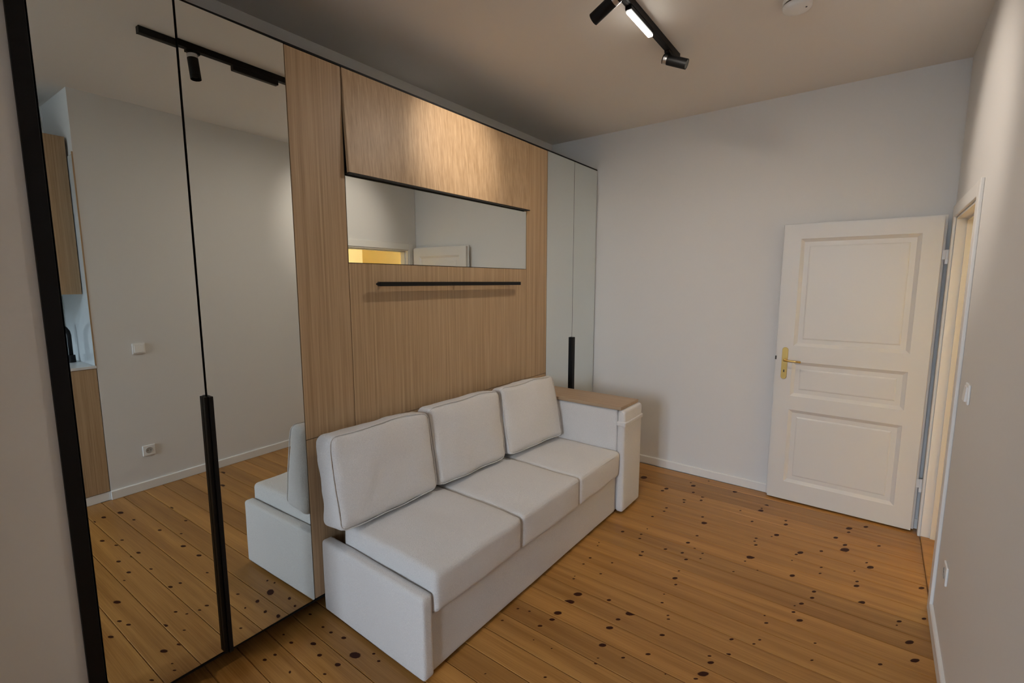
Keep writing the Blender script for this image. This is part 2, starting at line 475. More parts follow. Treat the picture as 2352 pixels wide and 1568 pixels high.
 (0.972,-0.234,0.006,-0.007,-0.004,-0.006),(0.99,-0.342,0.007,-0.009,-0.005,-0.007),(0.93,-0.342,0.004,-0.005,-0.002,-0.004),(1.118,-0.414,0.004,-0.005,-0.003,-0.003),
 (1.106,-0.464,0.004,-0.005,-0.003,-0.004),(0.817,-0.071,0.005,-0.006,-0.003,-0.006),(0.857,-0.078,0.004,-0.006,-0.003,-0.005),(3.513,-0.865,0.009,-0.012,-0.014,-0.005),
 (3.459,-0.853,0.007,-0.009,-0.01,-0.004),(3.611,-0.644,0.014,-0.019,-0.023,-0.009),(3.413,-1.036,0.009,-0.012,-0.014,-0.004),(3.363,-1.046,0.005,-0.007,-0.008,-0.002),
 (3.693,-1.017,0.01,-0.013,-0.016,-0.005),(3.572,-1.052,0.006,-0.008,-0.01,-0.003),(3.538,-1.132,0.008,-0.01,-0.012,-0.003),(3.471,-1.137,0.006,-0.008,-0.01,-0.003),
 (3.777,-1.304,0.01,-0.013,-0.017,-0.004),(3.739,-0.984,0.004,-0.006,-0.007,-0.002),(3.86,-1.09,0.004,-0.006,-0.007,-0.002),(3.913,-1.365,0.008,-0.011,-0.014,-0.003)]

# ------------------------------------------------------------------ floor: subfloor with pine boards
floor = struct('floor', B(XW, 4.0, -3.0, YB, -0.08, -0.0215), 'dark', 'orange varnished pine board floor with dark knots')
PITCH_B = 0.1257
k0 = int(math.floor((XW - 0.65) / PITCH_B))
def add_knot(bm, lay, cx, cy, ux, uy, vx, vy, xlo, xhi, ylo, yhi):
    n = 14
    def P(a, s, z):
        x = cx + s * (math.cos(a) * ux + math.sin(a) * vx)
        y = cy + s * (math.cos(a) * uy + math.sin(a) * vy)
        return bm.verts.new((min(max(x, xlo), xhi), min(max(y, ylo), yhi), z))
    c = bm.verts.new((cx, cy, 0.0005))
    c[lay] = 1.0
    r1 = [P(2 * math.pi * i / n, 0.8, 0.0005) for i in range(n)]
    for v in r1:
        v[lay] = 0.75
    r2 = [P(2 * math.pi * i / n, 1.45, 0.0003) for i in range(n)]
    for v in r2:
        v[lay] = 0.002
    for i in range(n):
        j = (i + 1) % n
        bm.faces.new((c, r1[i], r1[j]))
        bm.faces.new((r1[i], r2[i], r2[j], r1[j]))
for k in range(k0, 27):
    xa, xb = 0.65 + k * PITCH_B, 0.65 + (k + 1) * PITCH_B
    xa, xb = max(xa, XW), min(xb, 3.905)
    if xb - xa < 0.02:
        continue
    ylo = -2.94 if (xa + xb) / 2 < 0.95 else -W + skew_y(xb) + 0.002
    yhi = YP - 0.002 if xa < XP else YB - 0.002
    bm = bmesh.new()
    lay = bm.verts.layers.float.new('knot')
    x0, x1 = xa + 0.0010, xb - 0.0010
    e = 0.0024
    # board with eased long edges: profile extruded along y
    prof = [(x0, -0.021), (x0, -e), (x0 + e, 0.0), (x1 - e, 0.0), (x1, -e), (x1, -0.021)]
    a = [bm.verts.new((px, ylo, pz)) for px, pz in prof]
    b_ = [bm.verts.new((px, yhi, pz)) for px, pz in prof]
    for i in range(len(prof)):
        j = (i + 1) % len(prof)
        bm.faces.new((a[i], a[j], b_[j], b_[i]))
    bm.faces.new(a)
    bm.faces.new(b_[::-1])
    bmesh.ops.recalc_face_normals(bm, faces=bm.faces[:])
    seen = [q for q in KNOTS if xa <= q[0] < xb]
    for q in seen:
        add_knot(bm, lay, *q, x0 + e, x1 - e, ylo, yhi)
    rng = random.Random(100 + k)
    if xa < 0.30:                       # boards behind the camera position: scattered knots
        y = ylo + rng.random() * 0.2
        while y < yhi - 0.05:
            s = rng.choice((0.004, 0.006, 0.008, 0.012))
            add_knot(bm, lay, rng.uniform(x0 + 0.015, x1 - 0.015), y, s, 0, 0, s * rng.uniform(0.9, 1.6), x0 + e, x1 - e, ylo, yhi)
            y += rng.uniform(0.06, 0.35)
    me = bpy.data.meshes.new('plank')
    for v in bm.verts:
        v.co.x -= xa
    bm.normal_update()
    for f in bm.faces:
        if f.normal.z < 0 and all(v.co.z > -0.0001 for v in f.verts):
            f.normal_flip()
    bm.to_mesh(me)
    bm.free()
    me.materials.append(M['pine'])
    o = bpy.data.objects.new('plank', me)
    o.location = (xa, 0, 0)
    o.parent = floor
    COL.objects.link(o)

SKEW[0] = True
hf = struct('floor_hall', B(2.5, 4.4, -W - 1.75, -W - 0.125, -0.03, 0.0), 'pine', 'pine floor of the hall beyond the doorway')
th = struct('trim_threshold', B(2.941, 3.789, -W - 0.12, -W + 0.0, -0.02, 0.012, bevel=0.004), 'pine', 'pine threshold strip in the doorway')

# ------------------------------------------------------------------ walls and ceiling
SKEW[0] = False
struct('ceiling', B(XW - 0.3, 4.6, -4.3, YB + 0.2, H, H + 0.2), 'ceiling', 'plain white ceiling')
struct('wall_back', B(0.2815, 4.2, YB, YB + 0.2, 0, H), 'wall', 'white wall strip above the wardrobes')
bm = bmesh.new()
vsx = box(bm, 0, 1, -W - 0.13, YB, -0.02, H)
for v in vsx:
    v.co.x = XE(v.co.y) + (0.25 if v.co.x > 0.5 else 0.0)
struct('wall_end', bm, 'wall', 'white end wall behind the open door')
struct('wall_added_pier', B(XW, XP, YP, 0.0, -0.02, H), 'wall', 'unseen white pier added to shade the wall stub')  # added out of view to keep window light off the stub
struct('wall_stub', B(XW, 0.2815, 0.0, YB + 0.2, -0.02, H), 'wall', 'dim white wall left of the black wardrobe frame')
bm = bmesh.new()
box(bm, XW - 0.3, XW, -3.2, WY0, -0.02, H)
box(bm, XW - 0.3, XW, WY1, YB + 0.2, -0.02, H)
box(bm, XW - 0.3, XW, WY0, WY1, -0.02, WZ0)
box(bm, XW - 0.3, XW, WY0, WY1, WZ1, H)
struct('wall_window', bm, 'wall', 'white wall with the window behind the camera')
SKEW[0] = True
DX0, DX1, DZ = 2.940, 3.790, 1.978           # doorway
KX = 0.960                                   # corner of the kitchen niche
bm = bmesh.new()
box(bm, KX + 0.1, DX0, -W - 0.13, -W, -0.02, H)
box(bm, DX0, DX1, -W - 0.13, -W, DZ, H)
box(bm, DX1, 3.90, -W - 0.13, -W, -0.02, H)
struct('wall_right', bm, 'wall', 'white wall with the doorway')
struct('wall_kitchen_side', B(KX, KX + 0.1, -W - 0.62, -W, -0.02, H), 'wall', 'white side wall of the kitchen niche')
struct('wall_kitchen_back', B(XW, KX + 0.1, -W - 0.75, -W - 0.62, -0.02, H), 'wall', 'white back wall of the kitchen niche')
# hall beyond the doorway
bm = bmesh.new()
box(bm, 2.4, 4.5, -W - 1.85, -W - 1.75, -0.03, H)
box(bm, 2.4, 2.5, -W - 1.75, -W - 0.131, -0.03, H)
box(bm, 4.4, 4.5, -W - 1.75, -W - 0.131, -0.03, H)
struct('wall_hall', bm, 'hall', 'warm yellow hall wall seen through the doorway')
SKEW[0] = False
bm = bmesh.new()
box(bm, -30, XW - 2.0, -30, 30, -9.2, -9.0)  # unseen ground, added to keep light from below off the ceiling
box(bm, -22, -18, -30, 30, -9.0, 3.2)  # unseen facade, added to cut light from the low sky
struct('ground', bm, 'ground', 'unseen street and facade added beyond the window to limit sky light')

# ------------------------------------------------------------------ window
WM = (WY0 + WY1) / 2
bm = bmesh.new()
fx0, fx1 = XW - 0.25, XW - 0.17
box(bm, fx0, fx1, WY0, WY0 + 0.05, WZ0, WZ1)
box(bm, fx0, fx1, WY1 - 0.05, WY1, WZ0, WZ1)
box(bm, fx0, fx1, WY0 + 0.05, WY1 - 0.05, WZ1 - 0.05, WZ1)
box(bm, fx0, fx1, WY0 + 0.05, WY1 - 0.05, WZ0, WZ0 + 0.06)
box(bm, fx0 - 0.005, fx1 + 0.005, WM - 0.04, WM + 0.04, WZ0 + 0.06, WZ1 - 0.05)
win = struct('window_1', bm, 'trim', 'white casement window behind the camera')
for (ya, yb) in ((WY0 + 0.05, WM - 0.04), (WM + 0.04, WY1 - 0.05)):
    za, zb = WZ0 + 0.06, WZ1 - 0.05
    bm = bmesh.new()
    s = 0.045
    box(bm, fx0 + 0.01, fx1 - 0.01, ya, ya + s, za, zb)
    box(bm, fx0 + 0.01, fx1 - 0.01, yb - s, yb, za, zb)
    box(bm, fx0 + 0.01, fx1 - 0.01, ya + s, yb - s, za, za + s)
    box(bm, fx0 + 0.01, fx1 - 0.01, ya + s, yb - s, zb - s, zb)
    sa = make('window_sash', bm, 'trim', win)
    make('pane', B(XW - 0.212, XW - 0.208, ya + s, yb - s, za + s, zb - s), 'glass', sa)
make('window_sill', B(XW - 0.168, XW + 0.04, WY0 + 0.001, WY1 - 0.001, WZ0 + 0.0005, WZ0 + 0.025, bevel=0.005), 'trim', win)

# ------------------------------------------------------------------ baseboards
BBH = 0.068
bm = bmesh.new()
prof = [(0.0, 0.002), (0.0, BBH), (0.010, BBH), (0.014, BBH - 0.005), (0.014, 0.002)]
a = [bm.verts.new((XE(0.0) - p, 0.0, z)) for p, z in prof]
b_ = [bm.verts.new((XE(-W) - p, -W - 0.035, z)) for p, z in prof]
for i in range(5):
    j = (i + 1) % 5
    bm.faces.new((a[i], a[j], b_[j], b_[i]))
bm.faces.new(a)
bm.faces.new(b_[::-1])
struct('baseboard_end', bm, 'trim', 'low white baseboard along the end wall')
bm = bmesh.new()
SKEW[0] = True
a = [bm.verts.new((KX, -W + p, z)) for p, z in prof]
b_ = [bm.verts.new((DX0 - 0.072, -W + p, z)) for p, z in prof]
for i in range(5):
    j = (i + 1) % 5
    bm.faces.new((a[i], a[j], b_[j], b_[i]))
bm.faces.new(a)
bm.faces.new(b_[::-1])
struct('baseboard_right', bm, 'trim', 'low white baseboard along the wall with the sockets')

# ------------------------------------------------------------------ door frame
frame = struct('trim_1', (lambda b: (box(b, DX0 - 0.0, DX0 + 0.018, -W - 0.13, -W, 0.0, DZ), box(b, DX1 - 0.018, DX1, -W - 0.13, -W, 0.0, DZ),
                          box(b, DX0 + 0.018, DX1 - 0.018, -W - 0.13, -W, DZ - 0.018, DZ), b)[-1])(bmesh.new()), 'trim', 'white lining and casing of the doorway', cat='door frame')
def casing(x0, x1, z0, z1):
    bm = bmesh.new()
    box(bm, x0, x1, -W, -W + 0.014, z0, z1, bevel=0.004)
    return make('casing', bm, 'trim', frame)
casing(DX0 - 0.07, DX0 + 0.006, 0.001, DZ + 0.065)
casing(DX1 - 0.006, DX1 + 0.055, 0.001, DZ + 0.065)
casing(DX0 + 0.006, DX1 - 0.006, DZ - 0.006, DZ + 0.065)
for (x0, x1, z0, z1) in ((DX0 + 0.018, DX0 + 0.03, 0.012, DZ - 0.03), (DX1 - 0.03, DX1 - 0.018, 0.012, DZ - 0.03), (DX0 + 0.018, DX1 - 0.018, DZ - 0.03, DZ - 0.018)):
    make('stop', B(x0, x1, -W - 0.10, -W - 0.045, z0, z1), 'trim', frame)

SKEW[0] = False
# ------------------------------------------------------------------ panelled door, standing open against the end wall
HINGE = Vector((3.822, -2.337, 0.012))
ang = math.atan2(0.016, 0.826)                # leaf runs along +y, slightly towards the wall
door = thing('door_1', 'white three-panel door with brass handle, open against the end wall', 'door', HINGE, -ang)
door['kind'] = 'structure'
DW, DH, DT = 0.826, 1.972, 0.028
def dpart(name, bm, mat, parent=door, smooth=False):
    return make(name, bm, mat, parent, smooth=smooth, local=True)
# local: x towards wall (+), y along the leaf from hinge to lock, z up; front face at x = 0
PY0, PY1 = 0.094, 0.727
PZ = [(0.136, 0.676), (0.776, 1.024), (1.137, 1.880)]
dpart('stile', B(0, DT, 0, PY0, 0, DH), 'white')
dpart('stile', B(0, DT, PY1, DW, 0, DH), 'white')
zz = [0.0, 0.136, 0.676, 0.776, 1.024, 1.137, 1.880, DH]
for i in range(0, 8, 2):
    dpart('rail', B(0, DT, PY0, PY1, zz[i], zz[i + 1]), 'white')
for z0, z1 in PZ:
    bm = bmesh.new()
    loops = []
    for inset, dep in ((0.0, 0.0), (0.004, 0.003), (0.022, 0.013), (0.050, 0.013), (0.054, 0.0105), (0.06, 0.0095)):
        loops.append([bm.verts.new((dep, y, z)) for y, z in ((PY0 + inset, z0 + inset), (PY1 - inset, z0 + inset), (PY1 - inset, z1 - inset), (PY0 + inset, z1 - inset))])
    for a, b_ in zip(loops, loops[1:]):
        for i in range(4):
            j = (i + 1) % 4
            bm.faces.new((a[i], a[j], b_[j], b_[i]))
    bm.faces.new(loops[-1])
    bk = [bm.verts.new((0.022, y, z)) for y, z in ((PY0, z0), (PY1, z0), (PY1, z1), (PY0, z1))]
    bm.faces.new(bk)
    for i in range(4):
        j = (i + 1) % 4
        bm.faces.new((loops[0][i], loops[0][j], bk[j], bk[i]))
    dpart('panel', bm, 'white')
dpart('rebate_lip', B(DT, DT + 0.014, -0.016, DW + 0.013, 0, DH + 0.013, bevel=0.003), 'white')
make('edge_strip', B(0.001, DT, -0.0008, 0.0002, 0.001, DH - 0.001), 'edge', door, local=True)
# lock furniture
HY = DW - 0.052
bm = bmesh.new()
n = 16
pts = [(HY + 0.019 * math.cos(math.pi * i / n), 1.105 + 0.019 * math.sin(math.pi * i / n)) for i in range(n + 1)]
pts += [(HY - 0.019 * math.cos(math.pi * i / n), 0.912 - 0.019 * math.sin(math.pi * i / n)) for i in range(n + 1)]
f0 = [bm.verts.new((-0.0005, y, z)) for y, z in pts]
f1 = [bm.verts.new((-0.0055, HY + (y - HY) * 0.9, 1.0085 + (z - 1.0085) * 0.985)) for y, z in pts]
for i in range(len(pts)):
    j = (i + 1) % len(pts)
    bm.faces.new((f0[i], f0[j], f1[j], f1[i]))
bm.faces.new(f1)
bm.faces.new(f0[::-1])
plate = dpart('handle_plate', bm, 'brass')
plate['label'] = 'long brass handle plate'
bm = bmesh.new()
tube(bm, [(-0.004, HY, 1.032), (-0.03, HY, 1.032), (-0.040, HY - 0.004, 1.032), (-0.045, HY - 0.014, 1.032), (-0.046, HY - 0.03, 1.032), (-0.046, HY - 0.07, 1.0315), (-0.044, HY - 0.103, 1.030)], 0.0075)
lv = dpart('lever', bm, 'brass', plate, smooth=True)
bm = bmesh.new()
cyl(bm, (-0.012, HY, 1.032), (-0.0055, HY, 1.032), 0.012, 0.013)
dpart('collar', bm, 'brass', plate, smooth=False)
bm = bmesh.new()
box(bm, -0.0064, -0.005, HY - 0.0035, HY + 0.0035, 0.944, 0.962)
dpart('keyhole', bm, 'dark', plate)
dpart('latch', B(0.008, 0.02, DW, DW + 0.011, 1.03, 1.055), 'dark')
for z in (1.735, 0.301):
    bm = bmesh.new()
    cyl(bm, (0.024, -0.026, z - 0.043), (0.024, -0.026, z + 0.043), 0.0075, n=16)
    box(bm, 0.021, 0.027, -0.024, -0.004, z - 0.015, z + 0.04)
    h = dpart('hinge', bm, 'plastic')
    bm = bmesh.new()
    box(bm, 0.016, 0.024, -0.036, -0.020, z - 0.040, z - 0.017)
    dpart('hinge_leaf', bm, 'plastic', h)

# ------------------------------------------------------------------ wardrobe wall
X0, X1, X2, X3, X4, X5, X6, X7 = 0.326, 0.7036, 1.0941, 1.356, 2.8339, 3.1072, 3.5166, 3.921
ZB, ZT, ZS, ZM0, ZM1 = 0.090, 2.5755, 0.878, 1.690, 2.100
G = 0.0015
def mirror_door(parent, x0, x1, ajar=0.0):
    """door slab with mirror glass; its left edge stands a little proud (ajar, radians)"""
    def turn(bm):
        for v in bm.verts:
            v.co.y += (v.co.x - (x1 - G)) * ajar
        return bm
    d = make('door', turn(B(x0 + G, x1 - G, 0.005, 0.024, ZB, ZT)), 'black', parent)
    make('mirror', turn(B(x0 + G + 0.0008, x1 - G - 0.0008, 0.0, 0.005, ZB + 0.0008, ZT - 0.0008)), 'mirror', d)
    return d
def handle_profile(parent, x0, x1, z0, z1, y1=-0.0005):
    bm = bmesh.new()
    box(bm, x0, x1, y1 - 0.020, y1, z0, z1, bevel=0.0015)
    return make('handle', bm, 'black', parent)
wl = thing('mirrored_wardrobe', 'tall two-door mirrored wardrobe with black frame left of the sofa', 'wardrobe', (0.69, 0.25, 0.0))
make('carcass', B(0.30, X2 - 0.001, 0.026, YB - 0.004, 0.10, ZT), 'blackgap', wl)
make('plinth', B(0.30, X2 - 0.001, 0.10, 0.12, 0.002, ZB - 0.004), 'blackgap', wl)
make('frame_post', B(0.2820, X0 - 0.002, -0.012, 0.0255, 0.003, ZT, bevel=0.002), 'black', wl)
make('top_rail', B(0.2820, X2 - 0.001, 0.0, 0.02, ZT + 0.002, ZT + 0.010), 'black', wl)
make('bottom_rail', B(X0, X2 - 0.001, -0.003, 0.022, ZB - 0.011, ZB - 0.003), 'black', wl)
AJ = 0.0225
d1 = mirror_door(wl, X0, X1, AJ)
d2 = mirror_door(wl, X1, X2, AJ)
handle_profile(d1, 0.690, X1 - 0.0018, ZB, 1.163, -0.0015)
handle_profile(d2, X1 - 0.001, 0.718, ZB, 1.163, -0.0096)

wb = thing('wall_bed_unit', 'oak veneer fold-down bed cabinet behind the sofa', 'cabinet', (2.1, 0.25, 0.0))
make('carcass', B(X2 + 0.001, X5 - 0.001, 0.028, YB - 0.004, 0.10, ZT), 'blackgap', wb)
make('plinth', B(X2 + 0.001, X5 - 0.001, 0.10, 0.12, 0.002, ZB - 0.004), 'blackgap', wb)
make('top_rail', B(X2 + 0.001, X5 - 0.001, 0.0, 0.02, ZT + 0.002, ZT + 0.010), 'black', wb)
make('bottom_rail', B(X2 + 0.001, X5 - 0.001, 0.0, 0.022, ZB - 0.011, ZB - 0.003), 'black', wb)
g = 0.0016
def panel(name, x0, x1, z0, z1, y0=0.0, y1=0.019):
    return make(name, B(x0 + g, x1 - g, y0, y1, z0 + g, z1 - g), 'oak', wb)
panel('side_panel', X2, X3, ZS, ZT)
panel('side_panel', X2, X3, ZB, ZS)
panel('side_panel', X4, X5, ZS, ZT)
panel('side_panel', X4, X5, ZB, ZS)
panel('bed_front', X3, X4, ZS, ZM0)
panel('lower_panel', X3, X4, ZB, ZS)
mm = make('mirror_strip', B(X3 + 0.003, X4 - 0.003, 0.0015, 0.006, ZM0 + 0.002, ZM1 - 0.002), 'mirror', wb)
make('mirror_backing', B(X3 + 0.003, X4 - 0.003, 0.0065, 0.024, ZM0 + 0.002, ZM1 - 0.002), 'black', wb)
# flap, hinged at the top and standing a little open at its lower edge
bm = bmesh.new()
FO = 0.030
vsx = box(bm, X3 + 0.004, X4 + 0.004, 0.0, 0.019, ZM1 + 0.008, ZT - g)
for v in vsx:
    t_ = (ZT - v.co.z) / (ZT - ZM1)
    v.co.y -= 0.002 + FO * t_
flap = make('lift_flap', bm, 'oak', wb)
bm = bmesh.new()
vsx = box(bm, X3 + 0.004, X4 + 0.004, -FO + 0.0005, 0.0, ZM1 + 0.002, ZM1 + 0.0072)
make('flap_edge', bm, 'blackgap', flap)
# long black pull bar with chamfered ends
hb = bmesh.new()
z = 1.588
sec = [(1.4745, 0.002), (1.492, 0.011), (2.676, 0.011), (2.680, 0.011)]
rings = []
for x, r in sec:
    rings.append([hb.verts.new((x, -0.052 + a * max(r, 0.004), z + b_ * r)) for a, b_ in ((-1, -1), (1, -1), (1, 1), (-1, 1))])
for a, b_ in zip(rings, rings[1:]):
    for i in range(4):
        j = (i + 1) % 4
        hb.faces.new((a[i], a[j], b_[j], b_[i]))
hb.faces.new(rings[0])
hb.faces.new(rings[-1])
bar = make('pull_bar', hb, 'black', wb)
for x in (1.54, 2.077, 2.62):
    make('bracket', B(x - 0.006, x + 0.006, -0.0408, -0.0003, z - 0.007, z + 0.007), 'black', bar)

wr = thing('mirrored_wardrobe', 'narrow two-door mirrored wardrobe in the far corner by the end wall', 'wardrobe', (3.51, 0.25, 0.0))
make('carcass', B(X5 + 0.001, X7, 0.026, YB - 0.004, 0.10, ZT), 'blackgap', wr)
make('plinth', B(X5 + 0.001, X7, 0.10, 0.12, 0.002, ZB - 0.004), 'blackgap', wr)
make('top_rail', B(X5 + 0.001, X7, 0.0, 0.02, ZT + 0.002, ZT + 0.010), 'black', wr)
make('bottom_rail', B(X5 + 0.001, X7, 0.0, 0.022, ZB - 0.011, ZB - 0.003), 'black', wr)
d1 = mirror_door(wr, X5, X6)
d2 = mirror_door(wr, X6, X7)
handle_profile(d1, X6 - 0.022, X6 - 0.0004, ZB, 1.128)
handle_profile(d2, X6 + 0.0004, X6 + 0.018, ZB, 1.128)

# ------------------------------------------------------------------ sofa (local: x to the right, y 0 at the back, front at -y)
SX = 1.136
sofa = thing('sofa', 'off-white boucle three-seat sofa in front of the oak wall bed', 'sofa', (SX, -0.004, 0.0), math.radians(-0.35))
def sp(name, bm, mat='fabric', parent=sofa, smooth=True):
    return make(name, bm, mat, parent, smooth=smooth, local=True)
def sb(x0, x1, y0, y1, z0, z1, r, puff=(0, 0, 0), **k):
    return soft_box((x0 + x1) / 2, (y0 + y1) / 2, (z0 + z1) / 2, (x1 - x0) / 2, (y1 - y0) / 2, (z1 - z0) / 2, r, puff, **k)
YF = -0.715
sp('side_panel', sb(0.0, 0.058, YF, -0.002, 0.015, 0.376, 0.016, (0.004, 0, 0.0), rough=0.002, seed=1))
sp('base', sb(0.0595, 1.772, YF + 0.018, YF + 0.10, 0.015, 0.272, 0.012, (0, 0.002, 0), m=14, rough=0.002, seed=2))
sp('mechanism', B(0.0595, 1.772, YF + 0.101, -0.01, 0.03, 0.262), 'blackgap', smooth=False)
for k, (xa, xb) in enumerate(((0.0605, 0.645), (0.647, 1.222), (1.224, 1.772))):
    sp('seat_cushion', sb(xa, xb, YF - 0.010, -0.10, 0.274, 0.456, 0.026, (0.0, 0.004, 0.012), m=16, rough=0.005, seed=5 + 3 * k))
for xa, xb in ((0.0605, 0.645), (0.647, 1.222), (1.224, 1.772)):
    bm = bmesh.new()
    tube(bm, [(xa + 0.012, -0.16, 0.4385), (xa + 0.0085, -0.4, 0.4405), (xa + 0.012, YF - 0.001, 0.4365), (xa + 0.03, YF - 0.0075, 0.4375), ((xa + xb) / 2, YF - 0.0085, 0.441),
              (xb - 0.03, YF - 0.0075, 0.4375), (xb - 0.012, YF - 0.001, 0.4365)], 0.0022, 8)
    sp('seat_seam', bm)
AX0, AX1 = 1.775, 2.062
sp('arm', sb(AX0, AX1, YF + 0.022, -0.002, 0.015, 0.735, 0.012, (0, 0, 0), rough=0.002, seed=20))
pad = sp('arm_pad', sb(AX0, AX1 + 0.012, YF - 0.035, YF + 0.021, 0.015, 0.737, 0.020, (0, 0.003, 0.0), rough=0.002, seed=22))
sp('strap', sb(AX0 - 0.003, AX1 + 0.016, YF - 0.041, YF + 0.023, 0.628, 0.660, 0.008, (0, 0.002, 0), m=6, rough=0.003, seed=25), parent=pad)
top = sp('arm_board', B(AX0 - 0.004, AX1 + 0.002, YF - 0.008, -0.002, 0.7385, 0.760, bevel=0.0015), 'oak_y', smooth=False)
top['label'] = 'oak board on the armrest'
for x, y in ((0.35, -0.5), (1.5, -0.5), (0.35, -0.08), (1.5, -0.08)):
    bm = bmesh.new()
    cyl(bm, (x, y, 0.001), (x, y, 0.03), 0.018, n=16)
    sp('foot', bm, 'black', smooth=False)

# loose back cushions
def back_cushion(label, cx, cy, cz, sx, sy, sz, tilt, rz, seed):
    t_ = thing('back_cushion', label, 'cushion', (cx, cy, cz), 0, 'back cushions on the sofa')
    t_.rotation_euler = (math.radians(-tilt), 0, math.radians(rz))
    cb = soft_box(0, 0, 0, sx, sy, sz, 0.032, (0.006, 0.020, 0.008), m=18, rough=0.012, seed=seed, rs=5)
    for v in cb.verts:                       # squashed against the panel behind at the top
        v.co.y -= 0.034 * max(0.0, (v.co.z + sz) / (2 * sz)) * max(0.0, min(1.0, (v.co.y + 0.03) / 0.09))
    make('cover', cb, 'fabric', t_, smooth=True, local=True)
    bm = bmesh.new()
    # piping around the front face
    pts = []
    rr = 0.032
    fx, fz, fy = sx - 0.0048, sz - 0.0048, -(sy - 0.010)
    for (qx, qz, a0) in ((1, 1, 0), (-1, 1, 90), (-1, -1, 180), (1, -1, 270)):
        for i in range(7):
            a = math.radians(a0 + 15 * i)
            pts.append((qx * (fx - rr) + rr * math.cos(a), fy, qz * (fz - rr) + rr * math.sin(a)))
    full = []
    for a, b_ in zip(pts, pts[1:] + pts[:1]):
        L = (Vector(b_) - Vector(a)).length
        nn = max(1, int(L / 0.03))
        for i in range(nn):
            p = Vector(a).lerp(Vector(b_), i / nn)
            pp = Vector(p) * 5.0 + Vector((seed, seed * 1.7, -seed))
            p += Vector((noise.noise(pp), noise.noise(pp + Vector((9, 0, 0))), noise.noise(pp + Vector((0, 9, 0))))) * 0.012
            n_ = Vector((p.x / sx, 0, p.z / sz))
            p.x += 0.006 * n_.x * (1 - min(1, abs(n_.z)) ** 2.5)
            p.z += 0.008 * n_.z * (1 - min(1, abs(n_.x)) ** 2.5)
            full.append(p)
    full.append(full[0].copy())
    tube(bm, full, 0.0026, 8)
    make('piping', bm, 'fabric', t_, smooth=True, local=True)
    return t_
back_cushion('left back cushion of the sofa, nearest the mirror doors', 1.402, -0.122, 0.694, 0.289, 0.082, 0.214, 8.5, -0.5, 3.1)
back_cushion('middle back cushion of the sofa', 1.997, -0.128, 0.694, 0.284, 0.080, 0.214, 9.5, -1.5, 8.4)
back_cushion('right back cushion of the sofa, beside the armrest', 2.592, -0.172, 0.698, 0.283, 0.078, 0.214, 12, -4.5, 14.2)

# ------------------------------------------------------------------ ceiling track with lamps
TY, TZ = -1.035, H
track = thing('track_rail', 'black ceiling track rail with lamps clipped in', 'track light', (1.87, TY, H))
make('rail', B(0.950, 2.845, TY - 0.017, TY + 0.017, H - 0.034, H - 0.0005, bevel=0.0015), 'black', track)
make('slot', B(0.955, 2.84, TY - 0.006, TY + 0.006, H - 0.0352, H - 0.034), 'blackgap', track)
for x in (0.9485, 2.8465):
    make('end_cap', B(x - 0.0018, x + 0.0018, TY - 0.0175, TY + 0.0175, H - 0.0345, H - 0.0003), 'black', track)

def spot_lamp(label, x, pivot, direction, energy, cone, lit=True, tail=0.035, length=0.135):
    d = Vector(direction).normalized()
    pv = Vector(pivot)
    t_ = thing('track_spot', label, 'spotlight', (x, TY, H - 0.036), 0, 'spotlights on the ceiling track')
    make('adapter', B(x - 0.035, x + 0.035, TY - 0.013, TY + 0.013, H - 0.049, H - 0.036, bevel=0.0015), 'black', t_)
    bm = bmesh.new()
    cyl(bm, (x, TY, H - 0.049), (x, TY, pv.z + 0.012), 0.006, n=14)
    bmesh.ops.create_uvsphere(bm, u_segments=14, v_segments=8, radius=0.0095, matrix=Matrix.Translation((x, TY, pv.z + 0.012)))
    make('arm', bm, 'black', t_)
    a = pv - d * tail
    e = pv + d * (length - tail)
    R = 0.0265
    bm = bmesh.new()
    # open tube with rim
    cyl(bm, a + d * 0.026, e, R, n=32, caps=False)
    cyl(bm, e - d * 0.02, e, R - 0.003, n=32, caps=False)
    body = make('housing', bm, 'black', t_, smooth=True)
    bm = bmesh.new()
    cyl(bm, a, a + d * 0.006, R - 0.002, R, n=32)
    make('rear_cap', bm, 'black', t_)
    bm = bmesh.new()
    cyl(bm, a + d * 0.006, a + d * 0.026, R, n=32)
    make('ring', bm, 'steel', t_, smooth=False)['label'] = 'aluminium ring'
    bm = bmesh.new()
    cyl(bm, e - d * 0.0195, e - d * 0.0165, R - 0.0034, n=32)
    make('lens', bm, 'lens' if lit else 'steel', t_)
    bm = bmesh.new()
    bmesh.ops.create_cone(bm, cap_ends=True, segments=24, radius1=R, radius2=R, depth=0.001,
                          matrix=Matrix.Translation(e - d * 0.021) @ d.to_track_quat('Z', 'Y').to_matrix().to_4x4())
    make('baffle', bm, 'black', t_)
    if lit:
        li = bpy.data.lights.new('spot_light', 'SPOT')
        li.energy = energy
        li.color = WARM
        li.spot_size = math.radians(cone)
        li.spot_blend = 0.9
        li.shadow_soft_size = 0.018
        lo = bpy.data.objects.new('spot_light', li)
        COL.objects.link(lo)
        lo.parent = t_
        lo.location = e + d * 0.004 - ROOT[t_.name]
        lo.rotation_euler = d.to_track_quat('-Z', 'Y').to_euler()
    return t_
spot_lamp('black track spotlight beaming at the oak flap', 2.0, (2.0, TY, 2.788), (0.10, 0.92, -0.37), E_SPOT_A, 50)
spot_lamp('black track spotlight at the far rail end beaming at the wall with the doorway', 2.715, (2.715, TY - 0.005, 2.803), (0.14, -1.0, -0.44), E_SPOT_B, 58)
spot_lamp('black unlit track spotlight hanging straight down, seen in the left mirror', 1.187, (1.187, TY, 2.80), (0.04, 0.10, -1.0), 0, 60, lit=False)

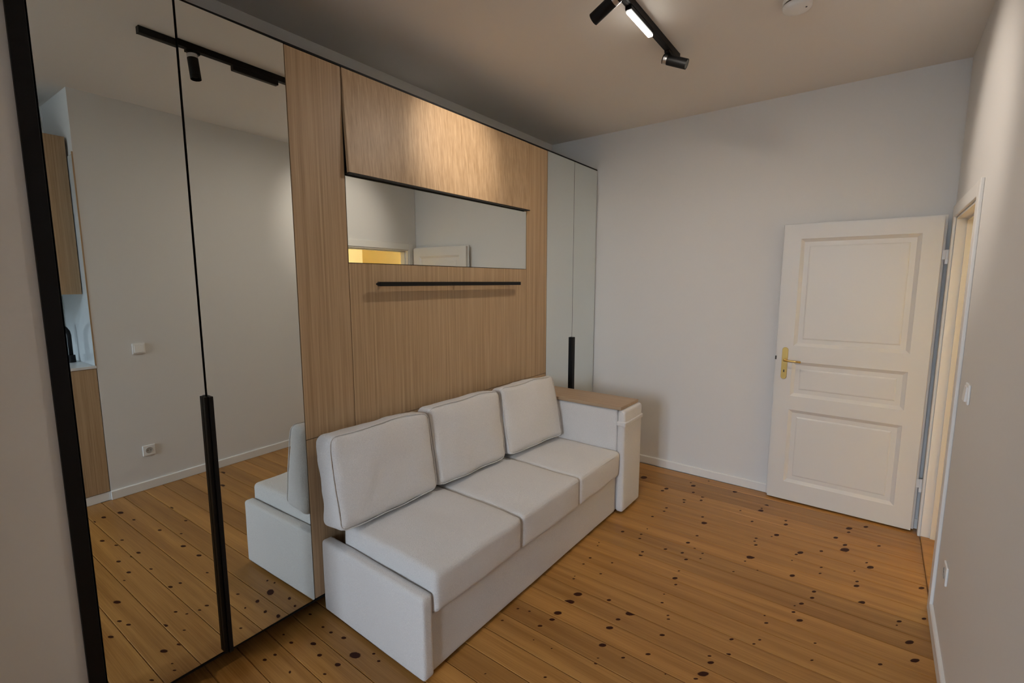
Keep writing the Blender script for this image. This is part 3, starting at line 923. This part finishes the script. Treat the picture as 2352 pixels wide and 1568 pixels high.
def linear_lamp(label, x0, x1, tilt, energy):
    """slim bar lamp; its diffuser looks down and is turned by tilt about the rail"""
    t_ = thing('linear_track_lamp', label, 'lamp', ((x0 + x1) / 2, TY, H - 0.036), 0, 'bar lamps on the ceiling track')
    cx = (x0 + x1) / 2
    make('body', B(x0, x1, TY - 0.0155, TY + 0.0155, H - 0.052, H - 0.0355, bevel=0.0015), 'black', t_)
    L = (x1 - x0) / 2
    rot = Matrix.Translation((cx, TY, H - 0.052)) @ Matrix.Rotation(tilt, 4, 'X')
    bm = bmesh.new()
    box(bm, -L + 0.004, L - 0.004, -0.0125, 0.0125, -0.0125, -0.0005, bevel=0.004, seg=3)
    bmesh.ops.transform(bm, matrix=rot, verts=bm.verts[:])
    make('diffuser', bm, 'glow', t_, smooth=True)['label'] = 'glowing white diffuser'
    li = bpy.data.lights.new('linear_light', 'AREA')
    li.shape = 'RECTANGLE'
    li.size, li.size_y = 2 * L - 0.02, 0.02
    li.energy = energy
    li.color = (1.0, 0.89, 0.765)
    lo = bpy.data.objects.new('linear_light', li)
    COL.objects.link(lo)
    lo.parent = t_
    mt = rot @ Matrix.Translation((0, 0, -0.014))
    lo.matrix_local = Matrix.Translation(-ROOT[t_.name]) @ mt
    return t_
linear_lamp('lit bar lamp on the track between the two aimed spotlights', 2.170, 2.450, 0.0, E_LINE)
def dark_linear():
    t_ = thing('linear_track_lamp', 'unlit black bar lamp on the track, seen in the left mirror', 'lamp', (1.527, TY, H - 0.036), 0, 'bar lamps on the ceiling track')
    make('body', B(1.392, 1.662, TY - 0.0155, TY + 0.0155, H - 0.062, H - 0.0355, bevel=0.0015), 'black', t_)
    make('diffuser', B(1.396, 1.658, TY - 0.0115, TY + 0.0115, H - 0.0638, H - 0.0622), 'dark', t_)
dark_linear()

# smoke detector
sm = thing('smoke_detector', 'round white smoke detector on the ceiling', 'smoke detector', (2.650, -1.648, H))
bm = bmesh.new()
lathe(bm, [(0.060, -0.0005), (0.061, -0.012), (0.058, -0.0135), (0.058, -0.0165)], (2.650, -1.648, H))
make('base', bm, 'plastic', sm, smooth=False)
bm = bmesh.new()
lathe(bm, [(0.0585, -0.0235), (0.061, -0.026), (0.059, -0.040), (0.052, -0.046), (0.03, -0.0485), (0.012, -0.049)], (2.650, -1.648, H))
make('cap', bm, 'plastic', sm, smooth=True)
bm = bmesh.new()
lathe(bm, [(0.054, -0.0165), (0.054, -0.0235)], (2.650, -1.648, H))
make('vent', bm, 'dark', sm)
bm = bmesh.new()
lathe(bm, [(0.004, -0.0482), (0.004, -0.0496)], (2.640, -1.685, H), n=14)
make('indicator', bm, 'dark', sm)

SKEW[0] = True
# switches and sockets on the wall with the doorway
def switch(x, z, label):
    t_ = thing('light_switch', label, 'switch', (x, -W, z), 0, 'light switches')
    make('plate', B(x - 0.041, x + 0.041, -W + 0.0003, -W + 0.009, z - 0.041, z + 0.041, bevel=0.004), 'plastic', t_)
    bm = bmesh.new()
    vsx = box(bm, x - 0.029, x + 0.029, -W + 0.009, -W + 0.013, z - 0.029, z + 0.029)
    for v in vsx:
        if v.co.y > -W + 0.011:
            v.co.y += 0.0035 * (-(v.co.z - z) / 0.029 * 0.5 + 0.5)
    make('rocker', bm, 'plastic', t_)
def socket(x, z, label):
    t_ = thing('wall_socket', label, 'socket', (x, -W, z), 0, 'wall sockets')
    bm = B(x - 0.041, x + 0.041, -W + 0.0003, -W + 0.009, z - 0.041, z + 0.041, bevel=0.004)
    make('plate', bm, 'plastic', t_)
    bm = bmesh.new()
    lathe(bm, [(0.0235, 0.0088), (0.0235, 0.0115), (0.0205, 0.0115), (0.0195, 0.0095), (0.001, 0.0095)], (x, -W, z), axis='Y', n=32)
    make('insert', bm, M['socket_in'], t_)
    for dx in (-0.0095, 0.0095):
        bm = bmesh.new()
        lathe(bm, [(0.003, 0.0094), (0.003, 0.0101)], (x + dx, -W, z), axis='Y', n=12)
        make('pin_hole', bm, 'dark', t_)
M['socket_in'] = plain('socket_insert_plastic', (0.42, 0.40, 0.37), 0.4)
switch(1.214, 1.100, 'white light switch above the socket nearest the kitchen, seen in the mirror')
socket(1.215, 0.305, 'white wall socket nearest the kitchen, seen in the mirror')
switch(2.60, 1.150, 'white light switch beside the doorway')
socket(2.585, 0.375, 'white wall socket low beside the doorway')

# ------------------------------------------------------------------ kitchen niche (seen in the left mirror)
K0, KM, K1 = -0.24, 0.360, KX - 0.002
kb = thing('kitchen_base_cabinet', 'oak-fronted kitchen base cabinet in the niche', 'cabinet', (0.55, -W - 0.3, 0.0))
make('body', B(K0, K1, -W - 0.60, -W - 0.021, 0.07, 0.985), 'white', kb)
make('plinth', B(K0, K1, -W - 0.03, -W - 0.004, 0.002, 0.066), 'trim', kb)
for (a, c) in ((K0, KM - 0.0015), (KM + 0.0015, K1 - 0.002)):
    make('door', B(a, c, -W - 0.020, -W - 0.001, 0.070, 0.985), 'oak', kb)
kt = tag(make('worktop', B(K0, K1, -W - 0.618, -W + 0.004, 0.987, 1.006, bevel=0.002), 'counter'), 'thin white kitchen worktop on the base cabinet', 'worktop')
ku = thing('kitchen_wall_cabinet', 'oak wall cabinet hanging above the kitchen worktop', 'cabinet', (0.55, -W - 0.45, 1.51))
make('body', B(K0, K1 - 0.012, -W - 0.6115, -W - 0.109, 1.514, 2.575), 'white', ku)
for (a, c) in ((K0, KM - 0.0015), (KM + 0.0015, K1 - 0.012)):
    make('door', B(a, c, -W - 0.108, -W - 0.090, 1.512, 2.575), 'oak', ku)
sp_ = tag(make('side_backsplash', B(KX - 0.009, KX - 0.0005, -W - 0.600, -W - 0.001, 1.007, 2.45), 'splash'), 'pale panel on the side wall of the kitchen niche', 'panel')
tag(make('back_backsplash', B(K0, KX - 0.010, -W - 0.6195, -W - 0.612, 1.007, 1.508), 'splash'), 'pale glossy panel behind the kitchen tap', 'panel')
make('edge_strip', B(KX - 0.009, KX - 0.0005, -W - 0.001, -W + 0.0015, 1.007, 2.47), 'oak', sp_)
tp = thing('kitchen_tap', 'black swan-neck kitchen tap on the worktop', 'tap', (0.905, -W - 0.34, 1.006))
bm = bmesh.new()
cyl(bm, (0.905, -W - 0.34, 1.006), (0.905, -W - 0.34, 1.06), 0.024, 0.022)
make('base', bm, 'black', tp, smooth=False)
bm = bmesh.new()
pts = [(0.905, -W - 0.34, 1.05), (0.905, -W - 0.34, 1.21)]
for i in range(1, 11):
    a = math.pi * i / 10
    pts.append((0.905 - 0.085 + 0.085 * math.cos(a), -W - 0.34, 1.21 + 0.085 * math.sin(a)))
pts.append((0.735, -W - 0.34, 1.17))
tube(bm, pts, 0.0125)
make('spout', bm, 'black', tp, smooth=True)
bm = bmesh.new()
cyl(bm, (0.885, -W - 0.34, 1.035), (0.858, -W - 0.33, 1.04), 0.011)
cyl(bm, (0.860, -W - 0.33, 1.035), (0.855, -W - 0.327, 1.12), 0.006)
make('lever', bm, 'black', tp)

# unseen lamp added to brighten the yellow hall
hl = thing('added_hall_lamp', 'unseen round lamp added to brighten the yellow hall', 'lamp', (3.3, -W - 0.95, H))
bm = bmesh.new()
lathe(bm, [(0.14, -0.0005), (0.14, -0.03), (0.12, -0.06), (0.07, -0.08), (0.01, -0.085)], (3.3, -W - 0.95, H))
make('shade', bm, 'hall_glow', hl, smooth=True)
li = bpy.data.lights.new('hall_fill_light', 'POINT')
li.energy = E_HALL
li.color = WARM
li.shadow_soft_size = 0.1
lo = bpy.data.objects.new('hall_fill_light', li)
COL.objects.link(lo)
lo.parent = hl
lo.location = (0, 0, -0.2)
